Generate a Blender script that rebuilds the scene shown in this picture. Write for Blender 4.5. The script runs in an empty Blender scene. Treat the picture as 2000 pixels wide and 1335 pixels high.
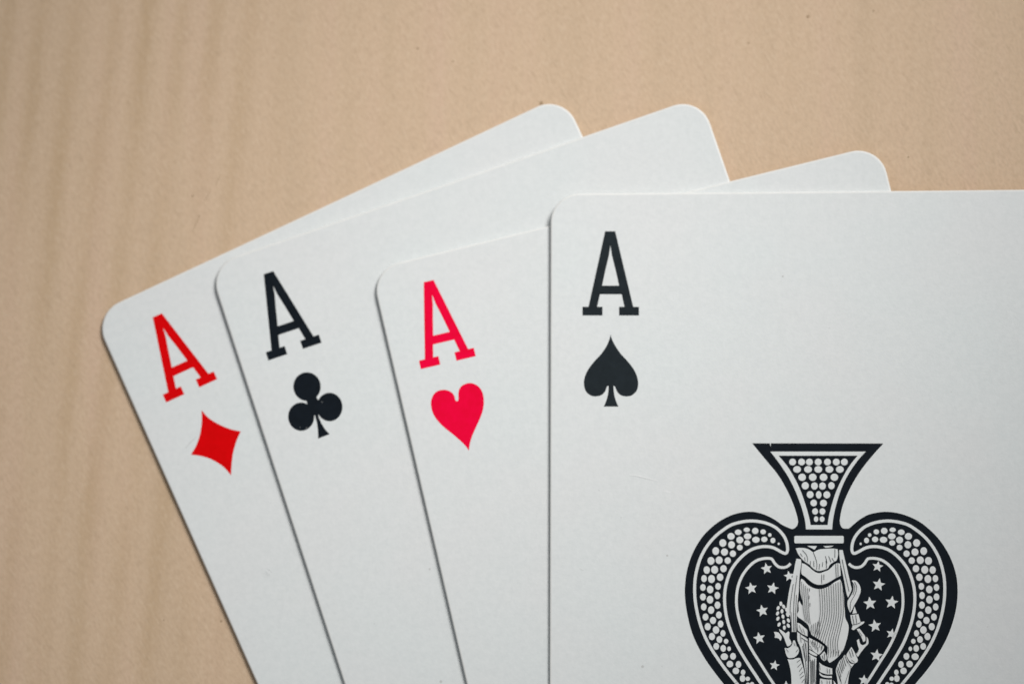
"""Four aces fanned out on a pale wooden tabletop, seen from above.  Units: metres (the tables of print are in millimetres)."""
import bpy, bmesh, math, random
from mathutils import Vector
from mathutils.geometry import tessellate_polygon

MM = 0.001
scene = bpy.context.scene
coll = scene.collection

# ------------------------------------------------------------------ camera
cam_data = bpy.data.cameras.new("camera")
cam = bpy.data.objects.new("camera", cam_data)
coll.objects.link(cam)
cam.location = Vector((31.0865, -71.1548, 457.5442)) * MM
cam.rotation_mode = 'XYZ'
cam.rotation_euler = (0.115948, 0.077924, 0.003267)
cam_data.sensor_fit = 'HORIZONTAL'
cam_data.sensor_width = 36.0
cam_data.lens = 7430.18 / 2000.0 * 36.0
cam_data.clip_start = 0.02
cam_data.clip_end = 20.0
cam_data.dof.use_dof = True
cam_data.dof.focus_distance = FOCUS = 0.4505
cam_data.dof.aperture_fstop = 13.0
scene.camera = cam

# ------------------------------------------------------------------ room light and lamp
world = bpy.data.worlds.new("World")
scene.world = world
world.use_nodes = True
bg = world.node_tree.nodes["Background"]
bg.inputs["Color"].default_value = (0.93, 0.97, 1.0, 1)
bg.inputs["Strength"].default_value = 0.21

def area_lamp(name, aim, azimuth, elevation, dist, size, watts, spread, color):
    d = bpy.data.lights.new(name, 'AREA')
    d.shape = 'DISK'; d.size = size; d.energy = watts; d.color = color; d.spread = math.radians(spread)
    o = bpy.data.objects.new(name, d); coll.objects.link(o)
    a, e = math.radians(azimuth), math.radians(elevation)
    v = Vector((math.cos(a) * math.cos(e), math.sin(a) * math.cos(e), math.sin(e)))
    o.location = Vector(aim) + v * dist
    o.rotation_euler = v.to_track_quat('Z', 'Y').to_euler()
    return o
area_lamp("softbox_lamp", (-0.0150, -0.0180, 0.0), 49, 48, 0.31, 0.158, 0.0765, 42, (1.0, 0.988, 0.968))

scene.view_settings.view_transform = 'Standard'
scene.view_settings.look = 'None'
scene.view_settings.gamma = 1.0
scene.view_settings.exposure = 0.0

# ------------------------------------------------------------------ materials
def new_mat(name):
    m = bpy.data.materials.new(name); m.use_nodes = True
    nt = m.node_tree
    return m, nt, nt.nodes["Principled BSDF"]

def node(nt, kind, **kw):
    n = nt.nodes.new(kind)
    for k, v in kw.items():
        if k.startswith('i_'):
            n.inputs[k[2:].replace('_', ' ')].default_value = v
        else:
            setattr(n, k, v)
    return n

def ramp(nt, stops):
    r = nt.nodes.new('ShaderNodeValToRGB')
    els = r.color_ramp.elements
    while len(els) < len(stops): els.new(0.5)
    for e, (p, c) in zip(els, stops):
        e.position = p; e.color = c if len(c) == 4 else (*c, 1)
    return r

def mixrgb(nt, a, b, fac, blend='MIX'):
    m = nt.nodes.new('ShaderNodeMix'); m.data_type = 'RGBA'; m.blend_type = blend
    for sock, v in ((m.inputs[6], a), (m.inputs[7], b), (m.inputs[0], fac)):
        if hasattr(v, 'is_linked') or hasattr(v, 'links'): nt.links.new(v, sock)
        else: sock.default_value = v
    return m.outputs[2]

def math_n(nt, op, a, b=None, clamp=False):
    m = nt.nodes.new('ShaderNodeMath'); m.operation = op; m.use_clamp = clamp
    for sock, v in zip(m.inputs, (a, b)):
        if v is None: continue
        if hasattr(v, 'links'): nt.links.new(v, sock)
        else: sock.default_value = v
    return m.outputs[0]

def paper_material():
    m, nt, b = new_mat("coated_card_stock")
    tc = node(nt, 'ShaderNodeTexCoord'); co = tc.outputs['Object']
    mott = node(nt, 'ShaderNodeTexNoise', i_Scale=1500.0, i_Detail=4.0, i_Roughness=0.65); nt.links.new(co, mott.inputs['Vector'])
    big = node(nt, 'ShaderNodeTexNoise', i_Scale=60.0, i_Detail=2.0); nt.links.new(co, big.inputs['Vector'])
    base = ramp(nt, [(0.33, (0.772, 0.790, 0.790)), (0.67, (0.818, 0.832, 0.830))]); nt.links.new(mott.outputs['Fac'], base.inputs['Fac'])
    tint = ramp(nt, [(0.35, (0.982, 1.0, 0.996)), (0.65, (1.0, 0.995, 0.992))]); nt.links.new(big.outputs['Fac'], tint.inputs['Fac'])
    col = mixrgb(nt, base.outputs['Color'], tint.outputs['Color'], 1.0, 'MULTIPLY')
    # a few fine grey fibres and dust specks pressed into the coating
    spk = node(nt, 'ShaderNodeTexVoronoi', i_Scale=330.0, i_Randomness=1.0); nt.links.new(co, spk.inputs['Vector'])
    sel = node(nt, 'ShaderNodeTexWhiteNoise'); nt.links.new(spk.outputs['Color'], sel.inputs['Vector'])
    on = math_n(nt, 'GREATER_THAN', sel.outputs['Value'], 0.93)
    dot = math_n(nt, 'LESS_THAN', spk.outputs['Distance'], 0.055)
    fac = math_n(nt, 'MULTIPLY', math_n(nt, 'MULTIPLY', on, dot), 0.42)
    col = mixrgb(nt, col, (0.36, 0.34, 0.31, 1), fac)
    nt.links.new(col, b.inputs['Base Color'])
    b.inputs['Roughness'].default_value = 0.46
    b.inputs['Specular IOR Level'].default_value = 0.35
    fine = node(nt, 'ShaderNodeTexNoise', i_Scale=2600.0, i_Detail=2.0, i_Roughness=0.6); nt.links.new(co, fine.inputs['Vector'])
    bump = node(nt, 'ShaderNodeBump', i_Strength=0.12, i_Distance=0.00012)
    nt.links.new(fine.outputs['Fac'], bump.inputs['Height']); nt.links.new(bump.outputs['Normal'], b.inputs['Normal'])
    return m

def ink_material(name, c0, c1, rough=0.42, spec=0.4):
    m, nt, b = new_mat(name)
    tc = node(nt, 'ShaderNodeTexCoord'); co = tc.outputs['Object']
    n = node(nt, 'ShaderNodeTexNoise', i_Scale=900.0, i_Detail=3.0, i_Roughness=0.6); nt.links.new(co, n.inputs['Vector'])
    r = ramp(nt, [(0.32, c0), (0.68, c1)]); nt.links.new(n.outputs['Fac'], r.inputs['Fac'])
    nt.links.new(r.outputs['Color'], b.inputs['Base Color'])
    b.inputs['Roughness'].default_value = rough
    b.inputs['Specular IOR Level'].default_value = spec
    return m

def wood_material():
    m, nt, b = new_mat("pale_beech_veneer")
    tc = node(nt, 'ShaderNodeTexCoord'); co = tc.outputs['Object']
    # slow sideways wander of the growth rings, stretched along the grain (y)
    st = node(nt, 'ShaderNodeMapping'); st.inputs['Scale'].default_value = (60, 11, 60); nt.links.new(co, st.inputs['Vector'])
    wob = node(nt, 'ShaderNodeTexNoise', i_Scale=1.0, i_Detail=3.0, i_Roughness=0.5); nt.links.new(st.outputs['Vector'], wob.inputs['Vector'])
    sep = node(nt, 'ShaderNodeSeparateXYZ'); nt.links.new(co, sep.inputs['Vector'])
    x, y = sep.outputs['X'], sep.outputs['Y']
    # rings lean slightly and get wider to the right
    u = math_n(nt, 'SUBTRACT', x, math_n(nt, 'MULTIPLY', y, 0.10))
    u = math_n(nt, 'ADD', u, math_n(nt, 'MULTIPLY', math_n(nt, 'SUBTRACT', wob.outputs['Fac'], 0.5), 0.0032))
    frm = node(nt, 'ShaderNodeMapping'); frm.inputs['Scale'].default_value = (520, 190, 300); nt.links.new(co, frm.inputs['Vector'])
    fray = node(nt, 'ShaderNodeTexNoise', i_Scale=1.0, i_Detail=4.0, i_Roughness=0.7); nt.links.new(frm.outputs['Vector'], fray.inputs['Vector'])
    u = math_n(nt, 'ADD', u, math_n(nt, 'MULTIPLY', math_n(nt, 'SUBTRACT', fray.outputs['Fac'], 0.5), 0.0020))
    ph = math_n(nt, 'MULTIPLY', u, 2 * math.pi / 0.00445)
    ring = math_n(nt, 'MULTIPLY_ADD', math_n(nt, 'SINE', ph), 0.5)
    ring.node.inputs[2].default_value = 0.5
    ring = math_n(nt, 'POWER', ring, 1.35)
    # the rings show in one band of the board only, and come and go
    stb = node(nt, 'ShaderNodeMapping'); stb.inputs['Scale'].default_value = (120, 24, 60); nt.links.new(co, stb.inputs['Vector'])
    patch = node(nt, 'ShaderNodeTexNoise', i_Scale=1.0, i_Detail=2.0); nt.links.new(stb.outputs['Vector'], patch.inputs['Vector'])
    pr = ramp(nt, [(0.32, (0.06, 0.06, 0.06)), (0.64, (1, 1, 1))]); nt.links.new(patch.outputs['Fac'], pr.inputs['Fac'])
    band = node(nt, 'ShaderNodeMapRange', interpolation_type='SMOOTHSTEP')
    band.inputs['From Min'].default_value = -0.030; band.inputs['From Max'].default_value = -0.047
    band.inputs['To Min'].default_value = 0.10; band.inputs['To Max'].default_value = 1.0
    nt.links.new(math_n(nt, 'SUBTRACT', x, math_n(nt, 'MULTIPLY', y, 0.12)), band.inputs['Value'])
    ring = math_n(nt, 'MULTIPLY', math_n(nt, 'MULTIPLY', ring, pr.outputs['Color']), band.outputs['Result'])
    # broad pinkish and yellowish streaks
    stw = node(nt, 'ShaderNodeMapping'); stw.inputs['Scale'].default_value = (170, 9, 60); nt.links.new(co, stw.inputs['Vector'])
    wide = node(nt, 'ShaderNodeTexNoise', i_Scale=1.0, i_Detail=3.0, i_Roughness=0.55); nt.links.new(stw.outputs['Vector'], wide.inputs['Vector'])
    base = ramp(nt, [(0.30, (0.655, 0.482, 0.326)), (0.52, (0.702, 0.514, 0.353)), (0.72, (0.715, 0.512, 0.366))]); nt.links.new(wide.outputs['Fac'], base.inputs['Fac'])
    col = mixrgb(nt, base.outputs['Color'], (0.555, 0.385, 0.225, 1), math_n(nt, 'MULTIPLY', ring, 0.64))
    # ray flecks: short diagonal grain at two sizes
    def flecks(scale, rot, lo, hi, amount, dark):
        nonlocal col
        mp = node(nt, 'ShaderNodeMapping'); mp.vector_type = 'TEXTURE'; mp.inputs['Scale'].default_value = [1.0 / v for v in scale]; mp.inputs['Rotation'].default_value = (0, 0, rot)
        nt.links.new(co, mp.inputs['Vector'])
        f = node(nt, 'ShaderNodeTexNoise', i_Scale=1.0, i_Detail=4.0, i_Roughness=0.62); nt.links.new(mp.outputs['Vector'], f.inputs['Vector'])
        fr = ramp(nt, [(lo, (0, 0, 0)), (hi, (1, 1, 1))]); nt.links.new(f.outputs['Fac'], fr.inputs['Fac'])
        col = mixrgb(nt, col, dark, math_n(nt, 'MULTIPLY', fr.outputs['Color'], amount))
        return f
    f1 = flecks((3600, 1500, 900), 0.50, 0.40, 0.66, 0.36, (0.49, 0.345, 0.225, 1))
    flecks((1700, 480, 500), 0.62, 0.52, 0.76, 0.32, (0.44, 0.31, 0.20, 1))
    flecks((2600, 1000, 500), 0.42, 0.50, 0.70, 0.30, (0.80, 0.63, 0.46, 1))
    nt.links.new(col, b.inputs['Base Color'])
    b.inputs['Roughness'].default_value = 0.55
    b.inputs['Specular IOR Level'].default_value = 0.25
    bump = node(nt, 'ShaderNodeBump', i_Strength=0.03, i_Distance=0.0002)
    nt.links.new(f1.outputs['Fac'], bump.inputs['Height']); nt.links.new(bump.outputs['Normal'], b.inputs['Normal'])
    return m

PAPER = paper_material()
CUT_EDGE = ink_material("cut_card_edge", (0.800, 0.805, 0.785), (0.850, 0.850, 0.830), 0.5, 0.3)
BLACK = ink_material("black_printing_ink", (0.0030, 0.0062, 0.0105), (0.0050, 0.0092, 0.0150), 0.55, 0.12)
BLACK_WORN = ink_material("black_printing_ink_matt", (0.0095, 0.0150, 0.0190), (0.0135, 0.0205, 0.0255), 0.55, 0.15)
RED = ink_material("red_printing_ink", (0.710, 0.0, 0.0008), (0.790, 0.0, 0.002), 0.6, 0.06)
PINK_RED = ink_material("crimson_printing_ink", (0.900, 0.0, 0.038), (0.980, 0.0, 0.052), 0.6, 0.06)
WOOD = wood_material()
STAIN = ink_material("brown_wood_mark", (0.36, 0.25, 0.155), (0.44, 0.31, 0.195), 0.7, 0.2)
SCUFF_AND_SHADE = ink_material("grey_scuff_and_shade", (0.56, 0.57, 0.565), (0.66, 0.67, 0.665), 0.6, 0.3)  # grey of scuffs and specks, also of the painted shade along a scratch
SCUFF_PALE = ink_material("pale_scuff", (0.86, 0.865, 0.86), (0.90, 0.905, 0.90), 0.6, 0.3)

# ------------------------------------------------------------------ tables of print, in millimetres from the middle of the card
DATA = {
    'A1': [[[-25.207,40.96],[-23.979,40.951],[-21.797,31.725],[-21.108,31.721],[-21.108,30.668],[-23.51,30.683],[-23.51,31.736],[-22.865,31.732],[-23.199,33.259],[-25.827,33.277],[-26.16,31.754],[-25.514,31.749],[-25.514,30.696],[-27.942,30.711],[-27.943,31.765],[-27.208,31.76]],[[-24.559,39.222],[-24.402,38.096],[-23.979,36.407],[-23.51,34.315],[-25.56,34.33],[-25.115,36.415],[-24.715,38.098]]],
    'A2': [[[-25.623,41.225],[-24.396,41.215],[-22.214,31.989],[-21.524,31.985],[-21.525,30.932],[-23.927,30.948],[-23.927,32.001],[-23.282,31.996],[-23.615,33.523],[-26.244,33.541],[-26.577,32.018],[-25.931,32.014],[-25.93,30.96],[-28.359,30.976],[-28.36,32.03],[-27.624,32.025]],[[-24.975,39.486],[-24.819,38.36],[-24.395,36.671],[-23.927,34.58],[-25.977,34.594],[-25.532,36.68],[-25.131,38.363]]],
    'A3': [[[-25.802,41.355],[-24.574,41.345],[-22.392,32.12],[-21.703,32.115],[-21.704,31.063],[-24.106,31.078],[-24.106,32.131],[-23.46,32.127],[-23.794,33.654],[-26.422,33.672],[-26.756,32.148],[-26.11,32.144],[-26.109,31.091],[-28.537,31.106],[-28.538,32.16],[-27.803,32.155]],[[-25.154,39.617],[-24.998,38.491],[-24.574,36.802],[-24.106,34.71],[-26.156,34.725],[-25.711,36.81],[-25.31,38.493]]],
    'A4': [[[-25.143,39.811],[-23.916,39.801],[-21.734,30.575],[-21.044,30.571],[-21.045,29.518],[-23.447,29.534],[-23.447,30.587],[-22.802,30.582],[-23.136,32.109],[-25.764,32.127],[-26.097,30.604],[-25.451,30.6],[-25.451,29.546],[-27.879,29.562],[-27.88,30.616],[-27.144,30.611]],[[-24.496,38.072],[-24.339,36.946],[-23.915,35.257],[-23.447,33.166],[-25.497,33.18],[-25.052,35.266],[-24.651,36.949]]],
    'spade': [[-24.47,27.234],[-24.315,26.696],[-23.914,25.888],[-23.247,24.901],[-22.47,24.048],[-21.693,23.039],[-21.249,22.032],[-21.139,21.14],[-21.361,20.36],[-21.916,19.85],[-22.582,19.72],[-23.247,19.879],[-23.691,20.327],[-23.936,20.886],[-24.069,21.02],[-24.113,20.842],[-24.024,19.927],[-23.802,19.146],[-23.514,18.499],[-25.29,18.507],[-25.023,19.152],[-24.802,19.931],[-24.713,20.845],[-24.78,21.024],[-24.913,20.89],[-25.135,20.334],[-25.579,19.89],[-26.245,19.737],[-26.912,19.874],[-27.468,20.39],[-27.691,21.172],[-27.603,22.064],[-27.137,23.067],[-26.36,24.069],[-25.582,24.914],[-24.937,25.894],[-24.604,26.697]],
    'heart': [[-25.177,26.271],[-25.32,26.444],[-25.31,26.88],[-25.491,27.385],[-25.903,27.785],[-26.491,28.021],[-27.179,28.028],[-27.76,27.708],[-28.173,27.117],[-28.347,26.468],[-28.333,25.543],[-27.993,24.539],[-27.327,23.457],[-26.444,22.322],[-25.754,21.35],[-25.343,20.653],[-25.13,20.096],[-24.901,20.684],[-24.48,21.5],[-23.77,22.477],[-22.947,23.541],[-22.37,24.436],[-21.984,25.493],[-21.906,26.51],[-22.172,27.335],[-22.731,27.887],[-23.373,28.09],[-24.086,27.987],[-24.563,27.619],[-24.799,27.101],[-24.962,26.403]],
    'diamond': [[-24.384,28.006],[-24.002,26.808],[-23.144,25.512],[-22.145,24.424],[-21.097,23.612],[-22.056,22.745],[-23.021,21.584],[-23.782,20.329],[-24.348,19.231],[-24.796,20.604],[-25.633,21.886],[-26.617,22.84],[-27.765,23.599],[-26.771,24.326],[-25.79,25.357],[-24.942,26.7]],
    'club': [[[-23.294,25.861],[-23.399,25.607],[-23.54,25.373],[-23.715,25.164],[-23.918,24.986],[-24.145,24.842],[-24.39,24.738],[-24.647,24.674],[-24.91,24.653],[-25.172,24.675],[-25.427,24.74],[-25.669,24.845],[-25.891,24.99],[-26.088,25.169],[-26.256,25.378],[-26.39,25.613],[-26.487,25.868],[-26.544,26.136],[-26.56,26.41],[-26.535,26.685],[-26.469,26.952],[-26.365,27.206],[-26.223,27.441],[-26.049,27.65],[-25.845,27.829],[-25.618,27.972],[-25.373,28.077],[-25.116,28.141],[-24.852,28.162],[-24.59,28.139],[-24.335,28.074],[-24.093,27.968],[-23.871,27.824],[-23.673,27.645],[-23.506,27.435],[-23.372,27.2],[-23.276,26.945],[-23.219,26.677],[-23.203,26.403],[-23.228,26.128]],[[-21.557,22.64],[-21.66,22.387],[-21.798,22.154],[-21.966,21.945],[-22.16,21.766],[-22.377,21.621],[-22.61,21.513],[-22.854,21.446],[-23.102,21.421],[-23.349,21.438],[-23.589,21.498],[-23.815,21.598],[-24.023,21.737],[-24.206,21.91],[-24.361,22.114],[-24.483,22.343],[-24.571,22.592],[-24.62,22.856],[-24.631,23.126],[-24.603,23.397],[-24.536,23.662],[-24.433,23.915],[-24.296,24.148],[-24.128,24.357],[-23.933,24.537],[-23.716,24.682],[-23.483,24.79],[-23.239,24.857],[-22.99,24.882],[-22.743,24.865],[-22.503,24.805],[-22.277,24.704],[-22.069,24.566],[-21.886,24.392],[-21.731,24.188],[-21.609,23.958],[-21.522,23.709],[-21.472,23.446],[-21.462,23.175],[-21.49,22.904]],[[-25.18,22.637],[-25.283,22.386],[-25.421,22.155],[-25.59,21.948],[-25.786,21.77],[-26.004,21.627],[-26.239,21.522],[-26.485,21.457],[-26.737,21.433],[-26.987,21.452],[-27.23,21.513],[-27.46,21.614],[-27.671,21.753],[-27.858,21.927],[-28.017,22.131],[-28.142,22.36],[-28.232,22.609],[-28.285,22.871],[-28.298,23.141],[-28.271,23.411],[-28.205,23.674],[-28.103,23.925],[-27.965,24.157],[-27.796,24.364],[-27.6,24.541],[-27.382,24.685],[-27.147,24.79],[-26.9,24.856],[-26.648,24.879],[-26.398,24.86],[-26.154,24.799],[-25.924,24.698],[-25.713,24.558],[-25.526,24.384],[-25.368,24.18],[-25.242,23.951],[-25.153,23.702],[-25.101,23.439],[-25.088,23.17],[-25.115,22.9]],[[-25.212,25.07],[-24.226,24.969],[-24.118,24.504],[-23.939,24.039],[-24.234,23.428],[-24.628,22.732],[-24.94,22.72],[-25.153,22.793],[-25.281,22.98],[-25.427,23.837],[-25.522,24.63]],[[-24.928,23.191],[-24.502,23.045],[-24.677,22.511],[-24.624,21.663],[-24.429,20.814],[-24.079,20.006],[-25.565,19.947],[-25.3,20.828],[-25.106,21.781],[-25.06,22.643]]],
    'body': [[-7.473,14.027],[-5.818,11.979],[-4.45,10.304],[-3.428,8.575],[-2.692,6.964],[-2.276,5.756],[-2.052,4.837],[-2.078,4.321],[-2.308,3.943],[-2.675,3.748],[-3.052,3.829],[-3.945,4.245],[-4.754,4.817],[-5.727,5.341],[-6.701,5.669],[-7.595,5.818],[-8.816,5.723],[-10.119,5.351],[-11.424,4.668],[-12.566,3.772],[-13.546,2.714],[-14.364,1.41],[-14.937,0.107],[-15.347,-1.359],[-15.545,-2.824],[-15.58,-4.125],[-15.437,-5.588],[-15.196,-6.888],[-14.873,-8.186],[-14.389,-9.484],[-13.742,-10.781],[-13.015,-11.995],[-12.207,-13.127],[-11.319,-14.291],[-10.964,-14.743],[-8.758,-17.779],[-6.036,-21.106],[-3.023,-25.21],[0.306,-30.744],[3.636,-25.19],[6.69,-21.077],[9.437,-17.747],[11.728,-14.715],[12.621,-13.668],[13.516,-12.539],[14.249,-11.491],[14.984,-10.281],[15.64,-8.991],[16.135,-7.699],[16.518,-6.407],[16.756,-5.115],[16.85,-3.821],[16.784,-2.365],[16.524,-1.069],[16.054,0.228],[15.421,1.445],[14.546,2.664],[13.587,3.64],[12.465,4.536],[11.178,5.189],[9.889,5.599],[8.596,5.765],[7.463,5.686],[6.328,5.412],[5.352,4.877],[4.538,4.227],[4.062,3.815],[3.742,3.77],[3.343,3.805],[3.06,4.081],[2.949,4.597],[2.999,5.171],[3.246,6.317],[3.769,7.694],[4.58,9.3],[5.619,10.906],[7.002,12.627],[8.211,13.946]],
    'cres': [[[-3.637,0.824],[-4.123,1.036],[-4.932,1.477],[-5.744,1.641],[-6.556,1.594],[-7.532,1.318],[-8.428,0.75],[-9.325,-0.145],[-10.06,-1.202],[-10.502,-2.34],[-10.766,-3.478],[-10.835,-4.778],[-10.726,-6.077],[-10.454,-7.375],[-10.004,-8.672],[-9.441,-9.969],[-8.716,-11.263],[-7.911,-12.557],[-7.107,-13.769],[-6.464,-14.737],[-3.898,-18.376],[-0.768,-22.908],[-0.477,-25.021],[-1.507,-25.024],[-4.518,-20.982],[-6.933,-17.715],[-9.345,-14.741],[-9.538,-14.499],[-10.587,-13.206],[-11.474,-11.994],[-12.282,-10.78],[-12.928,-9.646],[-13.493,-8.349],[-13.864,-7.213],[-14.137,-6.076],[-14.346,-4.776],[-14.408,-3.475],[-14.34,-2.174],[-14.076,-0.871],[-13.634,0.431],[-12.898,1.734],[-11.999,2.792],[-11.02,3.606],[-9.96,4.257],[-8.657,4.613],[-7.518,4.709],[-6.543,4.609],[-5.569,4.346],[-4.596,3.838],[-3.821,3.022],[-3.419,2.207],[-3.294,1.393],[-3.393,0.938]],[[4.685,0.812],[5.172,1.023],[5.984,1.46],[6.794,1.621],[7.602,1.571],[8.57,1.294],[9.453,0.724],[10.334,-0.17],[11.051,-1.225],[11.477,-2.36],[11.725,-3.494],[11.778,-4.789],[11.653,-6.083],[11.368,-7.376],[10.906,-8.669],[10.331,-9.961],[9.595,-11.252],[8.78,-12.543],[7.965,-13.753],[7.313,-14.721],[4.713,-18.36],[1.534,-22.902],[1.218,-25.016],[2.247,-25.013],[5.299,-20.959],[7.744,-17.689],[10.178,-14.717],[10.373,-14.475],[11.429,-13.186],[12.325,-11.976],[13.14,-10.766],[13.794,-9.637],[14.369,-8.345],[14.75,-7.215],[15.035,-6.084],[15.257,-4.791],[15.334,-3.496],[15.282,-2.201],[15.037,-0.905],[14.614,0.392],[13.901,1.691],[13.023,2.748],[12.062,3.562],[11.018,4.214],[9.728,4.574],[8.597,4.674],[7.626,4.579],[6.653,4.321],[5.678,3.818],[4.895,3.006],[4.485,2.194],[4.35,1.381],[4.443,0.926]]],
    'hline': [[[-2.946,-0.397],[-3.321,-0.721],[-3.808,-0.867],[-4.375,-0.769],[-4.811,-0.394],[-5.134,0.094],[-5.425,0.225],[-6.075,0.225],[-6.887,0.015],[-7.62,-0.472],[-8.354,-1.285],[-8.926,-2.26],[-9.304,-3.479],[-9.423,-4.778],[-9.345,-5.915],[-9.058,-7.213],[-8.625,-8.51],[-8.063,-9.806],[-7.339,-11.101],[-6.615,-12.233],[-5.811,-13.525],[-5.008,-14.736],[-2.381,-18.555],[-0.575,-21.094]],[[3.981,-0.405],[4.351,-0.73],[4.835,-0.877],[5.402,-0.78],[5.841,-0.408],[6.168,0.079],[6.46,0.209],[7.106,0.208],[7.913,-0.004],[8.636,-0.492],[9.356,-1.304],[9.913,-2.277],[10.273,-3.493],[10.375,-4.788],[10.285,-5.921],[9.984,-7.214],[9.538,-8.507],[8.963,-9.8],[8.228,-11.092],[7.494,-12.222],[6.678,-13.513],[5.864,-14.722],[3.198,-18.545],[1.364,-21.089]]],
    'neckout': [[-5.297,13.015],[6.091,12.975],[5.054,11.828],[3.9,10.106],[3.089,8.385],[2.505,6.549],[2.152,4.943],[2.03,3.682],[-1.087,3.688],[-1.218,4.835],[-1.609,6.329],[-2.286,8.169],[-3.192,10.013],[-4.329,11.744]],
    'neckin': [[-4.325,12.528],[5.116,12.495],[4.136,11.256],[3.269,9.763],[2.516,8.156],[1.992,6.55],[1.64,5.174],[1.497,4.199],[-0.536,4.203],[-0.702,5.064],[-1.038,6.328],[-1.656,8.168],[-2.392,9.78],[-3.3,11.28]],
    'bar': [[-2.371,2.91],[3.28,2.9],[3.393,2.808],[3.389,2.11],[3.274,2.018],[-2.376,2.028],[-2.489,2.119],[-2.486,2.819]],
    'dotsL': [[-4.346,1.965,0.146,0.163],[-5.042,2.373,0.325,0.358],[-5.412,3.025,0.227,0.244],[-6.065,2.505,0.406,0.358],[-6.207,3.401,0.357,0.326],[-7.072,2.458,0.487,0.391],[-7.149,3.517,0.423,0.408],[-8.114,2.085,0.39,0.358],[-8.062,2.867,0.488,0.391],[-8.157,3.65,0.407,0.293],[-8.994,1.532,0.374,0.375],[-8.99,2.428,0.455,0.44],[-9.182,3.358,0.439,0.359],[-9.825,0.8,0.406,0.423],[-9.984,1.86,0.439,0.473],[-10.046,2.871,0.472,0.44],[-10.446,-0.029,0.406,0.423],[-10.833,0.997,0.455,0.472],[-11.025,2.073,0.456,0.489],[-10.953,-0.989,0.423,0.456],[-11.47,0.021,0.455,0.489],[-11.874,1.113,0.439,0.505],[-11.363,-2.014,0.423,0.472],[-12.011,-1.118,0.455,0.505],[-12.447,-0.059,0.456,0.505],[-11.61,-3.103,0.358,0.439],[-12.388,-2.224,0.439,0.521],[-12.954,-1.15,0.407,0.488],[-11.694,-4.192,0.357,0.471],[-12.554,-3.477,0.423,0.488],[-13.282,-2.175,0.358,0.456],[-11.682,-5.346,0.374,0.471],[-12.573,-4.696,0.423,0.504],[-13.415,-3.232,0.358,0.439],[-11.523,-6.515,0.373,0.454],[-12.447,-5.93,0.406,0.487],[-13.418,-4.37,0.374,0.455],[-11.315,-7.586,0.357,0.454],[-12.223,-7.164,0.406,0.454],[-13.323,-5.556,0.358,0.455],[-11.042,-8.705,0.325,0.421],[-11.869,-8.3,0.422,0.486],[-13.115,-6.758,0.374,0.455],[-10.672,-9.645,0.292,0.324],[-11.467,-9.435,0.373,0.438],[-12.858,-7.91,0.39,0.47],[-10.318,-10.536,0.243,0.291],[-11.016,-10.488,0.357,0.437],[-12.358,-9.078,0.39,0.47],[-9.851,-11.426,0.373,0.437],[-10.889,-11.475,0.47,0.437],[-11.842,-10.245,0.373,0.437],[-9.207,-12.396,0.356,0.437],[-10.227,-12.349,0.421,0.421],[-8.659,-13.334,0.291,0.356],[-9.517,-13.157,0.421,0.42],[-8.112,-14.093,0.291,0.275],[-8.727,-14.061,0.356,0.436],[-7.596,-14.739,0.275,0.291],[-8.082,-14.901,0.324,0.388],[-6.953,-15.707,0.291,0.323],[-7.439,-15.788,0.324,0.387]],
    'dotsR': [[5.405,1.948,0.146,0.163],[6.104,2.354,0.324,0.358],[6.481,3.003,0.226,0.244],[7.124,2.482,0.404,0.358],[7.277,3.376,0.356,0.325],[8.126,2.431,0.485,0.39],[8.215,3.488,0.42,0.406],[9.157,2.056,0.388,0.357],[9.115,2.836,0.485,0.39],[9.219,3.616,0.404,0.293],[10.025,1.502,0.372,0.373],[10.033,2.396,0.452,0.439],[10.235,3.322,0.436,0.358],[10.843,0.771,0.404,0.422],[11.013,1.826,0.436,0.471],[11.087,2.832,0.468,0.439],[11.449,-0.058,0.403,0.422],[11.845,0.964,0.452,0.471],[12.048,2.035,0.452,0.487],[11.94,-1.015,0.419,0.454],[12.466,-0.01,0.452,0.487],[12.879,1.076,0.436,0.503],[12.334,-2.037,0.419,0.47],[12.987,-1.146,0.452,0.502],[13.433,-0.093,0.452,0.503],[12.566,-3.122,0.355,0.437],[13.348,-2.248,0.435,0.518],[13.922,-1.179,0.403,0.486],[12.637,-4.207,0.355,0.469],[13.498,-3.495,0.419,0.486],[14.235,-2.2,0.355,0.453],[12.61,-5.355,0.371,0.469],[13.502,-4.709,0.419,0.501],[14.354,-3.253,0.354,0.437],[12.439,-6.52,0.37,0.453],[13.362,-5.938,0.403,0.485],[14.343,-4.386,0.37,0.453],[12.22,-7.586,0.354,0.452],[13.125,-7.166,0.403,0.452],[14.235,-5.566,0.354,0.453],[11.936,-8.701,0.322,0.42],[12.761,-8.297,0.419,0.484],[14.014,-6.762,0.37,0.452],[11.557,-9.637,0.29,0.323],[12.348,-9.427,0.37,0.436],[13.746,-7.909,0.386,0.468],[11.195,-10.525,0.241,0.29],[11.888,-10.476,0.354,0.436],[13.236,-9.072,0.386,0.468],[10.721,-11.413,0.37,0.435],[11.75,-11.46,0.467,0.435],[12.711,-10.234,0.37,0.436],[10.069,-12.381,0.354,0.435],[11.083,-12.332,0.418,0.419],[9.514,-13.316,0.29,0.355],[10.368,-13.138,0.418,0.419],[8.96,-14.074,0.29,0.274],[9.572,-14.041,0.354,0.435],[8.44,-14.719,0.274,0.29],[8.921,-14.88,0.322,0.387],[7.788,-15.686,0.29,0.322],[8.271,-15.766,0.322,0.386]],
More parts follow.
